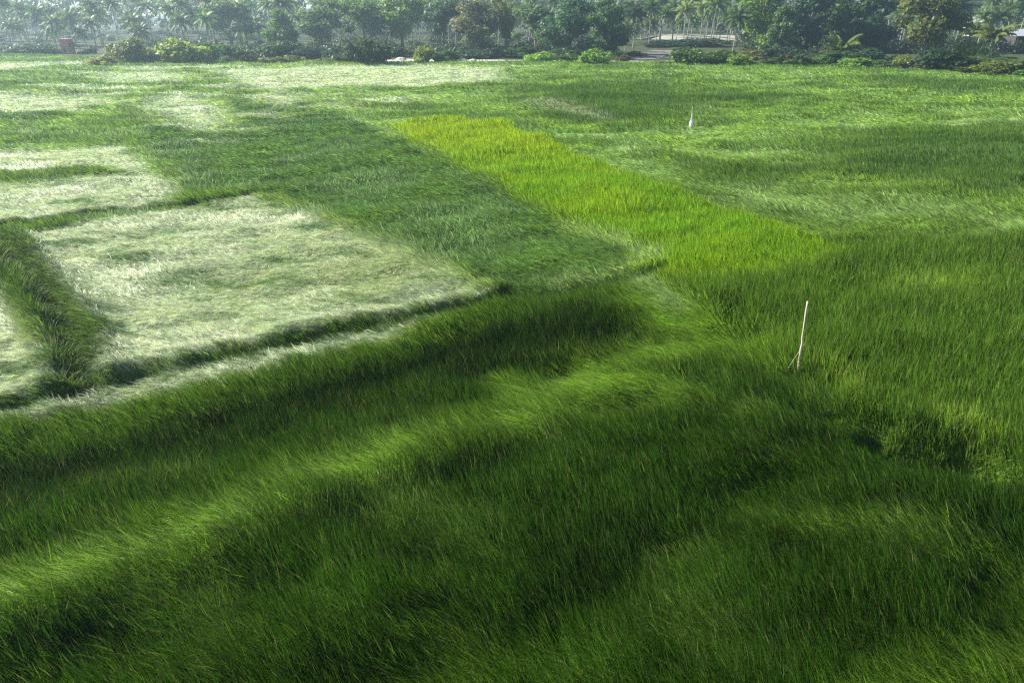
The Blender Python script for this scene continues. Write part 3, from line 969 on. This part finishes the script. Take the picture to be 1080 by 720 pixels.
# ------------------------------------------------------------------ sand track, bare earth, clearing
def sheet(name, pix, mat, z, wob=.8):
    P = poly(pix, 0)
    pts = []
    for (ax, ay), (bx, by) in zip(P, np.vstack([P[1:], P[:1]])):
        n = max(2, int(math.hypot(bx - ax, by - ay) / 1.2))
        for k in range(n):
            x, y = ax + (bx - ax) * k / n, ay + (by - ay) * k / n
            a = np.array([x / 3.0]), np.array([y / 3.0])
            pts.append((x + wob * 1.5 * float(fbm(*a, 3, 3)[0]), y + wob * 1.5 * float(fbm(*a, 13, 3)[0]), z))
    me = bpy.data.meshes.new(name)
    me.from_pydata(pts, [], [tuple(range(len(pts)))])
    me.materials.append(mat)
    return tag(link(name, me), kind='structure')
sheet('sand_track', [(375, 64.8), (430, 63.2), (520, 64.0), (640, 65.2), (722, 65.2), (722, 66.8), (640, 67.2), (540, 67.2), (430, 67.4), (375, 66.6)], M_SAND, .16, 1.0)
sheet('bare_earth', [(664, 58), (690, 53.5), (716, 53), (706, 58), (696, 63.6), (655, 63.6)], M_EARTH, .17, 3.0)
sheet('clearing', [(670, 42), (780, 42.5), (776, 37), (700, 36)], M_CLEAR, .06, 5.0)

def mound(px, py, w, h, label, mat, grp=None, name='sand_heap', cat='sand heap'):
    x, y = at(px, py); k = depth_of(x, y) / F; w *= k; h *= k
    vs, fs = [], []
    n, m = 16, 5
    r = random.Random(int(px))
    for j in range(m):
        t = j / m
        for i in range(n):
            a = 2 * PI * i / n
            q = (1 - t) ** .8 * w / 2 * (1 + .18 * r.uniform(-1, 1))
            vs.append((q * math.cos(a), q * .8 * math.sin(a), h * math.sin(t * PI / 2) * (1 + .1 * r.uniform(-1, 1))))
    vs.append((0, 0, h))
    for j in range(m - 1):
        for i in range(n):
            fs.append((j * n + i, j * n + (i + 1) % n, (j + 1) * n + (i + 1) % n, (j + 1) * n + i))
    for i in range(n): fs.append(((m - 1) * n + i, (m - 1) * n + (i + 1) % n, len(vs) - 1))
    me = bpy.data.meshes.new(name); me.from_pydata(vs, [], fs); me.materials.append(mat)
    me.polygons.foreach_set('use_smooth', [True] * len(me.polygons))
    tag(link(name, me, None, (x, y, .14)), label, cat, grp)
mound(423, 64.5, 14, 3, 'white sand heap between the dark domed bush and the yellow bush', M_SAND)
mound(488, 65.5, 12, 3, 'white sand heap on the track east of the yellow bush, western one', M_SAND)
mound(499, 65.8, 10, 2.6, 'smaller white sand heap right beside the other on the track', M_SAND)
mound(648, 57, 18, 6, 'tan earth heap west of the grey bare ground', solid('tan_earth', (.30, .26, .20), (.42, .37, .29), .8, .95, .3), None, 'earth_heap', 'earth heap')

# ------------------------------------------------------------------ buildings half seen among the trees
def red_hut():
    x, y = at(73, 57); k = depth_of(x, y) / F
    w, h, dp = 12 * k, 14 * k, 7 * k
    t = thing('red_hut', 'small faded red block hut with flat roof at the field edge', 'hut', (x, y, 0), None, R(-24))
    mb = MB()
    mb.box(-w / 2, -w * .14, -dp / 2, -dp / 2 + .15, 0, h); mb.box(w * .14, w / 2, -dp / 2, -dp / 2 + .15, 0, h)
    mb.box(-w * .14, w * .14, -dp / 2, -dp / 2 + .15, h * .5, h)
    mb.box(-w / 2, -w / 2 + .15, -dp / 2 + .15, dp / 2, 0, h); mb.box(w / 2 - .15, w / 2, -dp / 2 + .15, dp / 2, 0, h)
    mb.box(-w / 2 + .15, w / 2 - .15, dp / 2 - .15, dp / 2, 0, h)
    link('wall', mb.mesh('wall', M_RED), t)
    mb = MB(); mb.box(-w / 2 - .2, w / 2 + .2, -dp / 2 - .25, dp / 2 + .2, h, h + .22)
    link('roof', mb.mesh('roof', M_REDROOF), t)
    mb = MB(); mb.box(-w * .14, w * .14, -dp / 2 + .05, -dp / 2 + .11, 0, h * .5)
    link('door', mb.mesh('door', M_DARK), t)
    mb = MB()
    for i in range(2): mb.box(w / 2 + 2.2, w / 2 + 2.3, -dp / 2 + i * (dp - .1), -dp / 2 + i * (dp - .1) + .1, 0, h * .55)
    link('post', mb.mesh('post', M_DARK), t)
    mb = MB(); i0 = len(mb.v)
    a, b = h * .78, h * .55
    mb.quad((w / 2, -dp / 2, a), (w / 2 + 2.5, -dp / 2, b), (w / 2 + 2.5, dp / 2, b), (w / 2, dp / 2, a))
    mb.quad((w / 2, -dp / 2, a - .06), (w / 2, dp / 2, a - .06), (w / 2 + 2.5, dp / 2, b - .06), (w / 2 + 2.5, -dp / 2, b - .06))
    link('awning', mb.mesh('awning', M_DARK), t)
red_hut()

def house(px, py, wpx, hpx, dpx, roof_mat, wall_mat, name, label, cat, rz, open_front=False):
    x, y = at(px, py); k = depth_of(x, y) / F
    w, h, dp = wpx * k, hpx * k, dpx * k
    t = thing(name, label, cat, (x, y, 0), None, rz)
    if open_front:
        mb = MB(); mb.box(-w / 2, w / 2, dp / 2 - .12, dp / 2, 0, h); mb.box(-w / 2, -w / 2 + .12, -dp / 2 + .3, dp / 2 - .12, 0, h)
        link('wall', mb.mesh('wall', wall_mat), t)
        for i in range(4):
            mb = MB(); xx = -w / 2 + .5 + i * (w - 1) / 3
            mb.tube([(xx, -dp / 2 + .1, 0), (xx, -dp / 2 + .1, h)], [.08, .07], 6)
            link('post', mb.mesh('post', M_WOOD), t)
    else:
        mb = MB(); mb.box(-w / 2, w / 2, -dp / 2, dp / 2, 0, h)
        for i in (0, 1):
            yy = -dp / 2 if i == 0 else dp / 2
        link('wall', mb.mesh('wall', wall_mat), t)
        for i in range(3):
            mb = MB(); xx = -w * .32 + i * w * .32
            mb.box(xx - .5, xx + .5, -dp / 2 - .06, -dp / 2 - .003, 1.0, 2.2)
            link('window', mb.mesh('window', M_DARK), t)
    mb = MB(); e, rh = .6, dp * .22
    for s in (-1, 1):
        a, b = (-w / 2 - e, s * (dp / 2 + e), h - .1), (w / 2 + e, s * (dp / 2 + e), h - .1)
        c, d = (w / 2 + e, 0, h + rh), (-w / 2 - e, 0, h + rh)
        mb.quad(a, b, c, d)
        up = lambda p: (p[0], p[1], p[2] + .12)
        mb.quad(up(a), up(b), up(c), up(d)); mb.quad(a, b, up(b), up(a))
    mb.tri((-w / 2, -dp / 2, h), (-w / 2, dp / 2, h), (-w / 2, 0, h + rh - .1)); mb.tri((w / 2, -dp / 2, h), (w / 2, dp / 2, h), (w / 2, 0, h + rh - .1))
    link('roof', mb.mesh('roof', roof_mat), t)
house(1080, 53, 44, 14, 26, M_TIN, M_DARK, 'tin_shed', 'open dark shed with pale tin roof among the palms in the east', 'shed', R(4), True)
house(1034, 38, 30, 13, 20, M_TIN, M_WALL, 'white_house', 'whitewashed house glimpsed between palm trunks in the east', 'house', R(-6))

# ------------------------------------------------------------------ stakes in the field
def stake(px, py, tx, ty, r0, name, label, z0=-.3):
    x, y = at(px, py, .45)
    z = zg(x, y)
    dpt = depth_of(x, y, .45)
    h = (py - ty) / F * dpt / math.cos(PITCH + math.atan((py + ty - 720) / 2 / F)) + .45
    # sideways lean measured against the perspective's own lean
    th = z + h
    # find top by solving the pixel at the same distance
    u = (tx - 540) / F
    topx = u * (y * CP + (CAM_H - th) * SP)
    t = thing(name, label, 'stake', (x, y, z), None, 0)
    dx = topx - x
    mb = MB(); pts, rad = [], []
    r = random.Random(int(px))
    n = 14
    for i in range(n + 1):
        q = i / n
        pts.append((dx * q + r.uniform(-1, 1) * r0 * .35, r.uniform(-1, 1) * r0 * .35, z0 + (h - z0) * q))
        rad.append(r0 * (1.12 - .3 * q) * (1.14 if i % 4 == 0 else 1.0) * r.uniform(.94, 1.06))
    mb.tube(pts, rad, 9)
    link('pole', mb.mesh('pole', M_WOOD, True), t)
    return t, h, dx
t, h, dx = stake(844, 384, 852, 318, .037, 'wooden_stake', 'tall bare pale wooden stake leaning slightly in the dark sedge nearby')
mb = MB()
mb.tube([(-.42, .0, .30), (-.22, .02, .80), (.03, 0, 1.35)], [.008, .007, .005], 5)
link('broken_twig', mb.mesh('broken_twig', M_WOOD), t)
t, h, dx = stake(730, 132, 730.5, 111, .04, 'wooden_stake', 'thin far stake with a white bag wrapped low around it')
mb = MB()
r = random.Random(2)
rows = ((.45, .05), (.55, .17), (.72, .23), (.95, .20), (1.2, .13), (1.6, .08), (2.0, .05))
for (za, ra), (zb, rb) in zip(rows[:-1], rows[1:]):
    for i in range(10):
        a0, a1 = 2 * PI * i / 10, 2 * PI * (i + 1) / 10
        f = lambda a, rr: rr * (1 + .16 * math.sin(3 * a + za * 2))
        P = lambda a, rr, zz: (f(a, rr) * math.cos(a) - .12, f(a, rr) * math.sin(a), zz)
        mb.quad(P(a0, ra, za), P(a1, ra, za), P(a1, rb, zb), P(a0, rb, zb))
link('bag', mb.mesh('bag', M_CLOTH, True), t)

# ------------------------------------------------------------------ haze
def haze():
    mb = MB(); mb.box(-1500, 1500, -400, 1700, -3.0, 26.0)
    m, nt, out = new_mat('haze_air')
    v = nt.nodes.new('ShaderNodeVolumePrincipled')
    v.inputs['Color'].default_value = (.60, .84, 1.0, 1)
    v.inputs['Density'].default_value = HAZE_D
    v.inputs['Anisotropy'].default_value = .6
    nt.links.new(v.outputs[0], out.inputs['Volume'])
    o = link('haze', mb.mesh('haze', m))
    o.display_type = 'WIRE'
    tag(o, 'thin pale haze in the air over the whole field', 'haze', kind='stuff')
HAZE_D = .00048
haze()

# ------------------------------------------------------------------ light, world, camera
SUN_AZ, SUN_EL = R(-66), R(33)          # clockwise from straight ahead (+Y)
w = bpy.data.worlds.new('World')
bpy.context.scene.world = w
w.use_nodes = True
nt = w.node_tree
nt.nodes.clear()
sky = nt.nodes.new('ShaderNodeTexSky'); sky.sky_type = 'NISHITA'; sky.sun_disc = False
sky.sun_elevation = SUN_EL; sky.sun_rotation = SUN_AZ
bg = nt.nodes.new('ShaderNodeBackground'); bg.inputs['Strength'].default_value = .06
wo = nt.nodes.new('ShaderNodeOutputWorld')
nt.links.new(sky.outputs[0], bg.inputs['Color']); nt.links.new(bg.outputs[0], wo.inputs['Surface'])

sl = bpy.data.lights.new('sun', 'SUN'); sl.energy = 5.0; sl.angle = R(.5); sl.color = (1, .94, .84)
so = bpy.data.objects.new('sun', sl); C.objects.link(so)
from mathutils import Vector
sv = Vector((math.sin(SUN_AZ) * math.cos(SUN_EL), math.cos(SUN_AZ) * math.cos(SUN_EL), math.sin(SUN_EL)))
so.rotation_euler = sv.to_track_quat('Z', 'Y').to_euler()
so.location = (0, 0, 40)

cd = bpy.data.cameras.new('camera'); cd.sensor_width = 36; cd.lens = 24.0; cd.clip_start = .1; cd.clip_end = 5000
co = bpy.data.objects.new('camera', cd); C.objects.link(co)
co.location = (0, 0, CAM_H); co.rotation_euler = (PI / 2 - PITCH, 0, 0)
sc = bpy.context.scene
sc.camera = co
sc.view_settings.view_transform = 'Standard'; sc.view_settings.look = 'None'
sc.view_settings.exposure = 1.45; sc.view_settings.gamma = 1.0
cy = sc.cycles
cy.max_bounces = 6; cy.diffuse_bounces = 3; cy.glossy_bounces = 2; cy.transmission_bounces = 4; cy.transparent_max_bounces = 8; cy.volume_bounces = 0
cy.use_denoising = False; cy.filter_width = 1.35
